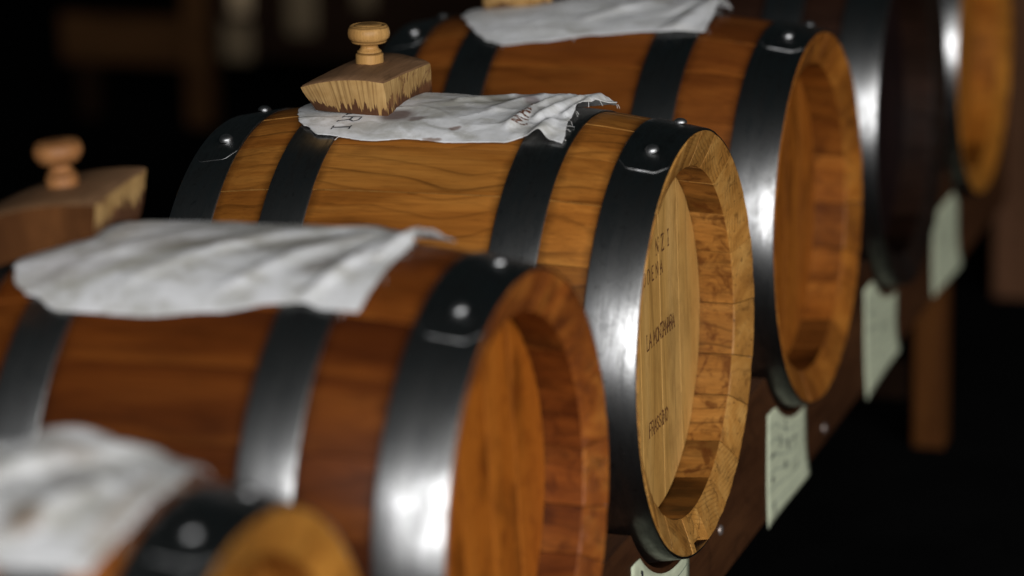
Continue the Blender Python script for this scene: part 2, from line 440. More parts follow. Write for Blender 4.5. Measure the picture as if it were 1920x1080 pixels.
def lathe_band(name, xa, xb, th0, th1, off, thick, nseg, cut=None, nx=8, close=True):
    """curved strip of sheet steel following the barrel; cut(x) trims the ends (degrees)"""
    V, Fc, UV = [], [], []
    full = th1 - th0 >= 359.9
    ns = nseg if full else nseg + 1
    for layer in (0, 1):
        for s_ in range(ns):
            for j in range(nx + 1):
                t_ = j / nx
                x = xa + (xb - xa) * t_
                e = 0.0
                if j <= 2: x, e = xa + (0.0, 0.0003, 0.0009)[j], (0.0009, 0.0003, 0.0)[j]
                if j >= nx - 2: x, e = xb - (0.0, 0.0003, 0.0009)[nx - j], (0.0009, 0.0003, 0.0)[nx - j]
                if layer == 0: e = 0.0
                c = cut(x) if cut else 0
                lo, hi = th0 + c, th1 - c
                th = lo + (hi - lo) * s_ / nseg
                r = prof(min(max(x, 0), L)) + off + thick * layer - e
                t = R_(th)
                V.append((L / 2 - x, -r * math.sin(t), r * math.cos(t)))
                UV.append((t * r, x))
    row = nx + 1
    lay = ns * row
    segs = ns if full else nseg
    for s_ in range(segs):
        s2 = (s_ + 1) % ns
        for j in range(nx):
            o = lay
            Fc.append((o + s_ * row + j, o + s_ * row + j + 1, o + s2 * row + j + 1, o + s2 * row + j))
            Fc.append((s_ * row + j, s2 * row + j, s2 * row + j + 1, s_ * row + j + 1))
        for j in (0, nx):
            Fc.append((s_ * row + j, lay + s_ * row + j, lay + s2 * row + j, s2 * row + j))
    if not full:
        for s_ in (0, ns - 1):
            for j in range(nx):
                Fc.append((s_ * row + j, s_ * row + j + 1, lay + s_ * row + j + 1, lay + s_ * row + j))
    return mesh_from(name, V, Fc, True, [M['metal']], None, UV, sharp=60)

def hoop_meshes(hset):
    out = []
    for (xa, xb, te) in hset:
        lt = 0.0007 if xa < 0.2 else 0.0003
        xc, hw = (xa + xb) / 2, (xb - xa) / 2
        cut = lambda x, xc=xc, hw=hw: max(0.0, abs(x - xc) - hw * 0.56) / (hw * 0.44) * 3.4
        out.append((lathe_band('hoop', xa, xb, 0, 360, 0.0001, 0.0020, 128),
                    lathe_band('lap_plate', xa + 0.0006, xb - 0.0006, te - 52, te, 0.0021, lt, 20, cut, nx=16), xc - 0.002, te))
    return out
DEFAULT_HOOPS = hoop_meshes(HOOPS)
HOOP_OF = {i: (DEFAULT_HOOPS if HOOPSET[i] is HOOPS else hoop_meshes(HOOPSET[i])) for i in range(6)}

def rivet_mesh():
    pr = [(0, 0.0044), (0.0022, 0.0042), (0.0042, 0.0035), (0.0058, 0.0022), (0.0066, 0.0008), (0.0068, -0.001)]
    V, Fc = [(0, 0, pr[0][1])], []
    n = 18
    for (r, z) in pr[1:]:
        for k in range(n): V.append((r * math.cos(2 * math.pi * k / n), r * math.sin(2 * math.pi * k / n), z))
    for k in range(n): Fc.append((0, 1 + k, 1 + (k + 1) % n))
    for j in range(len(pr) - 2):
        for k in range(n):
            a, b = 1 + j * n + k, 1 + j * n + (k + 1) % n
            Fc.append((a, a + n, b + n, b))
    return mesh_from('rivet', V, Fc, True, [M['rivet']], sharp=80)
RIVET = rivet_mesh()

# head boards: vertical planks cut to a disc
HEADX, HEADR = 0.043, 0.1515
BOUND = [-HEADR, -0.094, -0.031, 0.029, 0.086, HEADR]
def board_mesh(y0, y1, x_front, flip=1):
    g = 0.0004
    a_, b_ = y0 + (g if y0 > -HEADR else 0), y1 - (g if y1 < HEADR else 0)
    n = 20
    pts = []
    for k in range(n + 1):
        y = a_ + (b_ - a_) * k / n
        pts.append((y, math.sqrt(max(0, HEADR ** 2 - y * y))))
    poly = pts + [(y, -z) for (y, z) in reversed(pts) if True]
    cl = []
    for q in poly:
        if not cl or (abs(q[0] - cl[-1][0]) + abs(q[1] - cl[-1][1])) > 1e-5: cl.append(q)
    if abs(cl[0][0] - cl[-1][0]) + abs(cl[0][1] - cl[-1][1]) < 1e-5: cl.pop()
    n = len(cl)
    cy = sum(q[0] for q in cl) / n
    V = [(L / 2 - x_front - 0.0006, y, z) for (y, z) in cl] + [(L / 2 - x_front - 0.016, y, z) for (y, z) in cl]
    V += [(L / 2 - x_front, y + (0.0005 if y < cy else -0.0005), z * 0.997) for (y, z) in cl]
    Fc = [tuple(range(2 * n, 3 * n)), tuple(reversed(range(n, 2 * n)))]
    for k in range(n):
        k2 = (k + 1) % n
        Fc.append((k, k2, n + k2, n + k)); Fc.append((k, k2, 2 * n + k2, 2 * n + k))
    return mesh_from('head_board', V, Fc, True, [M['head2']], sharp=25)
BOARDS = [board_mesh(BOUND[k], BOUND[k + 1], HEADX) for k in range(5)]
BACKS = [board_mesh(BOUND[k], BOUND[k + 1], L - HEADX - 0.016) for k in range(5)]

def setmat(o, mats):
    for k, mt in enumerate(mats):
        o.material_slots[k].link = 'OBJECT'; o.material_slots[k].material = mt

BARREL_LABELS = [
    "small oak barrel in the bottom corner, mostly cut off, black hoop plate and orange head",
    "reddish brown barrel with a plain orange head, beside the tilted block with wooden knob",
    "golden oak barrel with lettering on its pale recessed head, sharpest in focus",
    "orange brown barrel with plain head, directly behind the golden lettered barrel",
    "very dark, almost black barrel with a grey steel hoop between two orange barrels",
    "last orange barrel of the row, cut off at the top near the brown post",
]
BARRELS = []
for i in range(6):
    k = RAD[i] / RH
    root = link('barrel', None)
    tag(root, BARREL_LABELS[i], 'barrel', 'wooden barrels lying in a row on the rack')
    rot = Matrix.Rotation(-0.015, 3, 'Z') @ Matrix.Rotation(-0.018, 3, 'Y') @ Matrix.Rotation(R_(ROLL[i]), 3, 'X')
    centre = Vector((POSX[i], POSY[i], POSZ[i] + H0))
    root.rotation_euler = rot.to_euler(); root.scale = (k, k, k)
    root.location = centre - rot @ (Vector((L / 2, 0, HB)) * k)
    BARRELS.append(root)
    order = list(range(NST)); 
    for s_ in range(NST):
        o = link('stave', CHIPPED if (i == 2 and s_ == CHIP) else STAVES[s_], root)
        st_ = random.Random(i * 50 + s_).uniform(0.0011, 0.0001); aa = R_(ang0[s_])
        o.location = (0, -st_ * math.sin(aa), HB + st_ * math.cos(aa)); o.rotation_euler = (aa, 0, 0)
        low_inner = abs((ang0[s_] + ROLL[i]) % 360 - 176) < 34
        setmat(o, [M['out%d' % i], M['chime%d' % i], M[('low_inner%d' if low_inner else 'inner%d') % i]])
    for b in BOARDS:
        o = link('head_board', b, root); o.location = (0, 0, HB); setmat(o, [M['head%d' % i]])
    for b in BACKS:
        o = link('head_board', b, root); o.location = (0, 0, HB); setmat(o, [M['head%d' % i]])
    for hk in range(4):
        hme, lme, xc, te = HOOP_OF[i][hk]
        h = link('hoop', hme, root); h.location = (0, 0, HB)
        l = link('lap_plate', lme, h)
        for dth in (9.0, 35.0):
            th = R_(te - dth)
            rv = link('rivet', RIVET, h)
            r = prof(xc) + 0.0039
            rv.location = (L / 2 - xc, -r * math.sin(th), r * math.cos(th))
            rv.rotation_euler = (th, 0, 0); rv.scale = (0.85, 0.85, 0.8)

# ------------------------------------------------------------------ rack
def beam_mesh(x0, x1, rad_extra, front):
    pts = []
    zb, zt = -0.265, -0.122
    y0, y1 = -1.25, 1.72
    pts.append((y0, zb)); 
    top = []
    y = y0
    N = 600
    for j in range(N + 1):
        y = y0 + (y1 - y0) * j / N
        z = zt
        for i in range(6):
            k = RAD[i] / RH
            yc = POSY[i] + (0.0 if front else 0.0058)
            zc = POSZ[i] + (-0.0005 if front else -0.0047)
            rr = rad_extra * k
            if abs(y - yc) < rr: z = min(z, zc - math.sqrt(rr * rr - (y - yc) ** 2))
        top.append((y, z))
    # thin the straight runs
    keep = [top[0]]
    for j in range(1, N):
        if abs((top[j + 1][1] - top[j][1]) - (top[j][1] - top[j - 1][1])) > 1e-7: keep.append(top[j])
    keep.append(top[-1])
    V, Fc = [], []
    n = len(keep)
    for x in (x1, x0):
        for (y, z) in keep: V.append((x, y, z + H0))
        for (y, z) in keep: V.append((x, y, zb + H0))
    for j in range(n - 1):
        Fc.append((j, j + 1, n + j + 1, n + j))
        o = 2 * n
        Fc.append((o + j, o + n + j, o + n + j + 1, o + j + 1))
        Fc.append((j, o + j, o + j + 1, j + 1))
        Fc.append((n + j, n + j + 1, o + n + j + 1, o + n + j))
    Fc.append((0, n, 3 * n, 2 * n)); Fc.append((n - 1, 3 * n - 1, 4 * n - 1, 2 * n - 1))
    return mesh_from('cradle_beam', V, Fc, True, [M['beam']], sharp=20)
rack = link('barrel_rack', None)
rack.location = (0, 0, 0)
tag(rack, "dark brown wooden rack with scalloped beam and square leg carrying the row of barrels", 'rack')
front_beam = link('cradle_beam', beam_mesh(-0.052, -0.020, 0.1912, True), rack)
link('cradle_beam', beam_mesh(-0.405, -0.373, 0.1912, False), rack)
for (x0, y0) in ((-0.073, 1.300), (-0.4, 1.300), (-0.073, -1.2), (-0.4, -1.2)):
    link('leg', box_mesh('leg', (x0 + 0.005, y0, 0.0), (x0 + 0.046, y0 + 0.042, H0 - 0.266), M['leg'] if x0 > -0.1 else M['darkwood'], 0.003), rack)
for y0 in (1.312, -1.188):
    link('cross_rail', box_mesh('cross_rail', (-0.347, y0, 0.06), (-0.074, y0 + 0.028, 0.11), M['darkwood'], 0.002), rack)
for (y, z) in ((0.141, -0.216), (0.57, -0.249), (-0.32, -0.215)):
    nm = link('nail', RIVET, front_beam)
    nm.location = (-0.0198, y, H0 + z); nm.rotation_euler = (0, R_(90), 0); nm.scale = (0.75, 0.75, 0.6)
    setmat(nm, [M['nail']])

# ------------------------------------------------------------------ lettering (stroke letters with serifs)
G = {
 'A': [[(0, 0), (.5, 1), (1, 0)], [(.2, .38), (.8, .38)], [(-.12, 0), (.16, 0)], [(.84, 0), (1.12, 0)]],
 'B': [[(.1, 0), (.1, 1), (.6, 1), (.78, .78), (.6, .53), (.1, .53)], [(.6, .53), (.85, .28), (.62, 0), (.1, 0)]],
 'D': [[(.1, 0), (.1, 1), (.55, 1), (.9, .7), (.9, .3), (.55, 0), (.1, 0)]],
 'E': [[(.85, 0), (.1, 0), (.1, 1), (.85, 1)], [(.1, .52), (.65, .52)]],
 'F': [[(.1, 0), (.1, 1), (.85, 1), (.85, .84)], [(.1, .52), (.65, .52)], [(-.08, 0), (.28, 0)]],
 'I': [[(.5, 0), (.5, 1)], [(.25, 0), (.75, 0)], [(.25, 1), (.75, 1)]],
 'L': [[(.1, 1), (.1, 0), (.85, 0), (.85, .18)], [(-.08, 1), (.28, 1)]],
 'M': [[(0, 0), (.1, 1), (.5, .25), (.9, 1), (1, 0)], [(-.12, 0), (.14, 0)], [(.86, 0), (1.12, 0)]],
 'N': [[(.08, 0), (.08, 1), (.9, 0), (.9, 1)], [(-.06, 0), (.22, 0)], [(.76, 1), (1.04, 1)]],
 'O': [[(.5, 0), (.15, .2), (.06, .5), (.15, .8), (.5, 1), (.85, .8), (.94, .5), (.85, .2), (.5, 0)]],
 'R': [[(.1, 0), (.1, 1), (.62, 1), (.85, .77), (.62, .5), (.1, .5)], [(.5, .5), (.95, 0)], [(-.08, 0), (.28, 0)], [(.8, 0), (1.1, 0)]],
 'S': [[(.88, .82), (.5, 1), (.15, .8), (.25, .58), (.75, .42), (.88, .2), (.5, 0), (.1, .18)]],
 'T': [[(.5, 0), (.5, 1)], [(0, .85), (0, 1), (1, 1), (1, .85)], [(.3, 0), (.7, 0)]],
 'Z': [[(.05, .85), (.05, 1), (.92, 1), (.05, 0), (.95, 0), (.95, .15)]],
 '1': [[(.25, .75), (.55, 1), (.5, 0)], [(.25, 0), (.75, 0)]],
 '2': [[(.1, .8), (.4, 1), (.8, .8), (.7, .5), (.1, 0), (.9, 0)]],
 '3': [[(.1, .95), (.75, 1), (.4, .58), (.8, .35), (.5, 0), (.1, .1)]],
 '4': [[(.7, 0), (.65, 1), (.1, .35), (.95, .35)]],
 '7': [[(.1, 1), (.85, 1), (.4, 0)], [(.3, .5), (.8, .5)]],
 '8': [[(.5, .52), (.2, .75), (.5, 1), (.8, .75), (.5, .52), (.15, .25), (.5, 0), (.85, .25), (.5, .52)]],
 '-': [[(.0, .5), (1, .55)]],
 ' ': [],
}
def lettering(name, text, fmap, size, adv=0.82, asp=0.62, sw=0.085, mat=None, parent=None, jitter=0.0, seed=1, sub=4):
    """fmap(u, v, lift) -> world point; u along the line, v up"""
    rr = random.Random(seed)
    V, Fc = [], []
    u0, lift = 0.0, 0.0
    for ch in text:
        for pl in G[ch]:
            lift += 0.000004
            pts = []
            jx, jy = rr.uniform(-jitter, jitter), rr.uniform(-jitter, jitter)
            for a, b in zip(pl[:-1], pl[1:]):
                for t in range(sub): pts.append((a[0] + (b[0] - a[0]) * t / sub + jx, a[1] + (b[1] - a[1]) * t / sub + jy))
            pts.append((pl[-1][0] + jx, pl[-1][1] + jy))
            P2 = [(u0 + q[0] * asp * size, q[1] * size) for q in pts]
            base = len(V)
            for j, q in enumerate(P2):
                a, b = P2[max(0, j - 1)], P2[min(len(P2) - 1, j + 1)]
                d = (b[0] - a[0], b[1] - a[1]); l = math.hypot(*d) or 1
                w = sw * size * 0.5 * rr.uniform(0.75, 1.25)
                nx_, ny_ = -d[1] / l * w, d[0] / l * w
                V.append(fmap(q[0] + nx_, q[1] + ny_, lift)); V.append(fmap(q[0] - nx_, q[1] - ny_, lift))
            for j in range(len(P2) - 1):
                Fc.append((base + 2 * j, base + 2 * j + 1, base + 2 * j + 3, base + 2 * j + 2))
        u0 += size * (adv if ch not in 'I1' else adv * 0.75)
    me = mesh_from(name, V, Fc, False, [mat or M['ink']])
    o = link(name, me)
    if parent:
        bpy.context.view_layer.update()
        o.parent = parent; o.matrix_parent_inverse = parent.matrix_world.inverted()
    return o

# stamped lines on the golden barrel's head
def head_map(y0, z0, slope=0.0):
    def f(u, v, lift):
        x = -HEADX + 0.00018 + lift
        return Vector((x, 0, H0)) + Vector((0.012 * 0 + 0.0, y0 + u, z0 + v + slope * u))
    return f
b2 = BARRELS[2]
def head_text(text, y0, z0, size, adv, seed):
    # head plane of the barrel, tilted with its axis
    Yd = Vector((0.015, 1, 0)).normalized()
    Zd = Vector((-0.018, 0, 1)).normalized()
    org = Vector((0, 0, H0)) + AX * (HEADX - 0.00025)
    lettering('lettering', text, lambda u, v, l: org + Yd * (y0 + u) + Zd * (z0 + v) - AX * l, size, adv, mat=M['ink'], parent=b2, jitter=0.02, seed=seed, sw=0.12)
head_text('NZI', 0.020, 0.0705, 0.0140, 1.18, 2)
head_text('MODENA', -0.031, 0.0515, 0.0120, 1.03, 3)
head_text('LA MONTANARA', -0.0140, -0.0050, 0.0130, 0.53, 4)
head_text('FRASSINO', -0.014, -0.0820, 0.0122, 0.60, 5)

# ------------------------------------------------------------------ cloths
def lerp_tab(tab, x):
    if x <= tab[0][0]: return tab[0][1]
    for (a, fa), (b, fb) in zip(tab[:-1], tab[1:]):
        if x <= b:
            t = (x - a) / (b - a); t = t * t * (3 - 2 * t)
            return fa + (fb - fa) * t
    return tab[-1][1]

def cloth(i, left, right, front, back, hfun, mat, label, seed, nu=230, nv=110):
    """left/right: x(v) tables, front/back: theta(u) tables; hfun(x, th) lift above the wood"""
    V, Fc, UV = [], [], []
    for a in range(nu + 1):
        u = a / nu
        for b in range(nv + 1):
            v = b / nv
            xl, xr = lerp_tab(left, v), lerp_tab(right, v)
            x = xl + (xr - xl) * u
            tf, tb = lerp_tab(front, u), lerp_tab(back, u)
            th = tf + (tb - tf) * v
            ed = 0.0006 * (noise.noise((u * 40, v * 40, seed)) + 0.6 * noise.noise((u * 120, v * 120, seed + 5)))
            x += ed * (1 if u < .02 or u > .98 else 0.3)
            th += ed * 240 * (1 if v < .03 or v > .97 else 0.2)
            h = 0.0036 + max(0.0, hfun(x, th, u, v))
            V.append(on_barrel(i, x, th, h)); UV.append((x, R_(th) * RB))
    for a in range(nu):
        for b in range(nv):
            Fc.append((a * (nv + 1) + b, (a + 1) * (nv + 1) + b, (a + 1) * (nv + 1) + b + 1, a * (nv + 1) + b + 1))
    base = on_barrel(i, 0.21, 0, 0)
    me = mesh_from('cloth', [p - base for p in V], Fc, True, [mat], None, UV, sharp=180)
    o = link('linen_cloth', me); o.location = base
    md = o.modifiers.new('thickness', 'SOLIDIFY'); md.thickness = 0.0005; md.offset = 1.0
    tag(o, label, 'cloth', 'white linen cloths over the bung holes')
    o['grid'] = 0; del o['grid']
    # frayed threads along the two short edges
    rr = random.Random(seed)
    TV, TF = [], []
    for e in range(16):
        a = nu if e % 3 else 0
        b = rr.randrange(nv)
        if e % 9 == 0: a, b = rr.randrange(nu), 0
        p = V[a * (nv + 1) + b]
        x0, t0 = UV[a * (nv + 1) + b]; t0 = math.degrees(t0 / RB)
        dx = rr.uniform(-0.007, -0.001) if a == nu else (rr.uniform(0.001, 0.005) if a == 0 else rr.uniform(-.003, .003))
        dth = rr.uniform(-1.0, 1.6) if b else rr.uniform(0.5, 1.8)
        h0 = (p - on_barrel(i, x0, t0, 0)).length
        pts = [p, on_barrel(i, x0 + dx * .5, t0 + dth * .3, h0 * 0.9 + rr.uniform(0, .001)), on_barrel(i, x0 + dx, t0 + dth, max(0.0030, h0 * 0.6))]
        w = 0.00022
        bs = len(TV)
        for q in pts:
            for k in range(3):
                TV.append(q + Vector((w * math.cos(k * 2.09), w * math.cos(k * 2.09 + 1), w * math.sin(k * 2.09))) - base)
        for s_ in range(2):
            for k in range(3):
                TF.append((bs + s_ * 3 + k, bs + s_ * 3 + (k + 1) % 3, bs + s_ * 3 + 3 + (k + 1) % 3, bs + s_ * 3 + 3 + k))
    th_o = link('frayed_threads', mesh_from('frayed_threads', TV, TF, True, [M['thread']]), o)
    th_o['kind'] = 'stuff'
    return o

M['thread'] = plain('linen_thread', (0.7, 0.69, 0.66), 0.8, 0, 0.1)
def ridge(d, w): return math.exp(-(d / w) ** 2)
def folds(x, th, lines):
    """sum of soft folds: (x0, th0, x1, th1, width m, height m)"""
    px, py = x, R_(th) * RB
    h = 0
    for (x0, t0, x1, t1, w, hh) in lines:
        ax_, ay, bx, by = x0, R_(t0) * RB, x1, R_(t1) * RB
        dx, dy = bx - ax_, by - ay
        l2 = dx * dx + dy * dy
        t = ((px - ax_) * dx + (py - ay) * dy) / l2
        tc = min(1, max(0, t))
        d = math.hypot(px - ax_ - dx * tc, py - ay - dy * tc)
        h += hh * ridge(d, w) * (0.55 + 0.45 * math.sin(math.pi * (0.15 + 0.7 * tc)))
    return h
def crumple(x, th, seed, amp, sc=28):
    y = R_(th) * RB
    wx = x + 0.012 * noise.noise((x * 18, y * 18, seed + 9)); wy = y + 0.012 * noise.noise((x * 18, y * 18, seed + 19))
    a = 1 - abs(noise.noise((wx * sc * 0.8, wy * sc * 1.5, seed))) * 2.2
    b = 1 - abs(noise.noise((wx * sc * 2.1 + wy * sc, wy * sc * 2.2, seed + 3))) * 2.2
    c = noise.noise((x * sc * 0.6, y * sc * 0.8, seed + 7))
    return amp * (0.75 * max(0, a) ** 2 + 0.18 * max(0, b) ** 3 + 0.8 * c + 0.2)

BROWN = (0.13, 0.07, 0.055); OLIVE = (0.30, 0.28, 0.21); GREY = (0.33, 0.31, 0.30); INKY = (0.10, 0.06, 0.09)
def sy(th): return R_(th) * RB
# golden barrel's cloth
def h2(x, th, u, v):
    h = crumple(x, th, 2.0, 0.0012)
    bulge = 0.0045 * max(0, 1 - abs((th + 14) / 17)) * (1 if x < 0.26 else max(0, 1 - (x - .26) / .04))
    h += bulge
    h += folds(x, th, [(.145, 14, .118, -12, .006, .006), (.125, 10, .098, -12, .005, .007), (.118, 19, .112, 12, .006, .006),
                       (.17, 4, .13, -14, .007, .004), (.21, -2, .15, -10, .006, .003), (.25, 17, .2, 21, .01, .0015), (.105, 6, .092, -14, .004, .005)])
    if 0.253 < x < 0.36 and th < 12: h *= max(0.12, min(1, (0.275 - x) / 0.02)) if x < .275 else 0.12   # pressed flat under the block
    if v < 0.06: h *= 0.35 + 0.65 * v / 0.06 if not (.10 < x < .128) else 1
    return h
c2 = cloth(2, [(0, .338), (.08, .346), (.25, .352), (1, .350)], [(0, .093), (.3, .099), (.5, .101), (.68, .094), (.85, .082), (1, .088)],
           [(0, 11), (.04, 16.5), (.12, 21), (.32, 23.5), (.45, 22.3), (.6, 23.2), (.80, 22.2), (.87, 19.4), (.91, 17.8), (.96, 20.0), (1, 20.6)],
           [(0, -20), (.5, -26), (.85, -24), (1, -19)], h2,
           cloth_mat('linen_stained', [(.251, sy(10.5), .019, .009, .85, BROWN, 0.05), (.230, sy(12.6), .010, .0045, .7, BROWN, 0.2), (.191, sy(17), .006, .0020, .75, (.17, .08, .05), 0.1),
                                       (.185, sy(-2), .026, .009, .65, OLIVE, -.3), (.176, sy(-4.5), .020, .006, .7, (.16, .14, .10), -.3), (.155, sy(-8), .014, .010, .6, BROWN, .4), (.145, sy(-3), .009, .006, .65, (.17, .10, .10), .4),
                                       (.22, sy(4), .03, .018, .35, OLIVE, .2), (.205, sy(22.4), .010, .0016, .7, (.2, .08, .03), 0), (.302, sy(8), .012, .003, .5, GREY, .2), (.15, sy(0), .03, .004, .55, (.22, .21, .19), .7), (.125, sy(4), .03, .0035, .6, (.2, .19, .18), .8), (.118, sy(17), .018, .003, .55, (.2, .2, .18), .9), (.19, sy(3), .04, .004, .4, GREY, .2)]),  # the thin grey streaks at the end: fold shade painted into the colour
           "stained white linen cloth with printed letters, under the pale block on the golden barrel", 2)
def cloth_text(text, x0, th0, size, mode, parent, i=2, hfun=h2, seed=1, slant=0.0, mat=None, sw=.09, jitter=.03):
    def f(u, v, lift):
        if mode == 'down': x, th = x0 - v + slant * u, th0 + math.degrees(u / RB)
        else: x, th = x0 + v + slant * u, th0 - math.degrees(u / RB)
        return on_barrel(i, x, th, 0.0036 + 0.0008 + 0.0003 + lift + max(0, hfun(x, th, 0.5, 0.5)))
    lettering('lettering', text, f, size, 0.95, 0.72, sw, mat or M['ink'], parent, jitter, seed)
cloth_text('ARI', .296, 7.2, .0165, 'down', c2, seed=3, slant=.10, mat=M['inkblue'], sw=.075)
cloth_text('MAR', .131, 14.0, .0120, 'up', c2, seed=8, slant=.16, mat=M['ink'], sw=.15, jitter=.08)

def h1(x, th, u, v):
    h = crumple(x, th, 7.0, 0.0007, 20)
    h += 0.004 * max(0, 1 - abs((th + 12) / 16))
    h += folds(x, th, [(.33, 20, .24, -6, .010, .0018), (.27, 22, .18, -6, .009, .0024), (.19, 22, .12, -6, .009, .0030), (.13, 24, .094, -8, .007, .0045), (.1, 8, .085, -14, .005, .005), (.22, 8, .13, -12, .008, .0025)])
    if x > 0.335 and th < 14: h *= 0.15
    if v < 0.06: h *= 0.35 + 0.65 * v / 0.06
    return h
cloth(1, [(0, .362), (.1, .378), (.3, .383), (1, .380)], [(0, .090), (.3, .088), (.55, .086), (.75, .090), (.9, .074), (1, .078)],
      [(0, 20), (.05, 27.5), (.18, 32.6), (.42, 33.2), (.62, 31), (.78, 27.6), (.84, 26.8), (.9, 28.2), (1, 28)], [(0, -18), (.5, -24), (1, -21)], h1,
      cloth_mat('linen_grey_folds', [(.24, sy(6), .060, .009, .75, (.25, .22, .18), .35), (.28, sy(16), .07, .006, .5, OLIVE, .7), (.165, sy(4), .050, .010, .75, (.22, .20, .16), .45), (.32, sy(20), .05, .006, .45, GREY, .5), (.130, sy(12), .035, .006, .75, (.18, .16, .14), .7), (.18, sy(-8), .07, .010, .5, OLIVE, .2), (.25, sy(0), .05, .005, .5, GREY, .6)], 0.6),  # stains, plus grey diagonal bands that paint the folds' shading into the colour
      "crumpled white cloth with blurred grey folds on the reddish brown barrel", 11)
def h3(x, th, u, v):
    h = crumple(x, th, 13.0, 0.0012, 20) + 0.010 * max(0, 1 - abs((th + 12) / 18)) * (1 if x < .26 else max(0.1, 1 - (x - .26) / .04))
    h += folds(x, th, [(.15, 18, .12, -14, .004, -.003), (.125, 16, .108, -12, .010, .004), (.22, 10, .16, -8, .008, .003)])
    if v < 0.06: h *= 0.35 + 0.65 * v / 0.06
    return h
cloth(3, [(0, .325), (.12, .342), (.35, .358), (1, .362)], [(0, .098), (.3, .100), (.6, .104), (1, .106)],
      [(0, 18), (.07, 24), (.16, 26), (.3, 24.5), (.55, 20.5), (.8, 17.6), (1, 16.2)], [(0, -20), (.5, -24), (1, -20)], h3,
      cloth_mat('linen_clean', [(.22, sy(19), .016, .003, .5, OLIVE, .1), (.17, sy(-6), .03, .006, .5, (.2, .18, .12), -.1), (.125, sy(6), .007, .004, .45, OLIVE, .5), (.145, sy(-4), .012, .008, .4, GREY, 0)], 0.25),
      "flat white cloth with a cross fold on the orange brown barrel behind", 17)
def h0f(x, th, u, v):
    h = crumple(x, th, 23.0, 0.0026, 20) + 0.006 * max(0, 1 - abs((th + 14) / 16))
    h += folds(x, th, [(.175, -18, .14, -20, .014, .016), (.16, 0, .10, -18, .009, .008), (.13, 20, .10, 2, .010, .005), (.2, 12, .15, -8, .01, .006)])
    return h
cloth(0, [(0, .34), (1, .35)], [(0, .070), (.3, .061), (.6, .058), (.8, .063), (1, .070)],
      [(0, 26), (.5, 32), (1, 29)], [(0, -24), (.5, -27), (1, -24)], h0f,
      cloth_mat('linen_brown_spot', [(.13, sy(18), .016, .012, .8, (.2, .13, .07), .3), (.15, sy(-9), .035, .014, .7, (.22, .17, .12), -.4), (.12, sy(4), .035, .006, .65, GREY, -.6), (.10, sy(12), .02, .02, .4, OLIVE, 0), (.2, sy(2), .04, .02, .5, OLIVE, .3), (.075, sy(10), .01, .04, .5, (.35, .26, .16), 0)], 0.6),
      "blurred white cloth bunched on the small barrel in the bottom corner", 29)

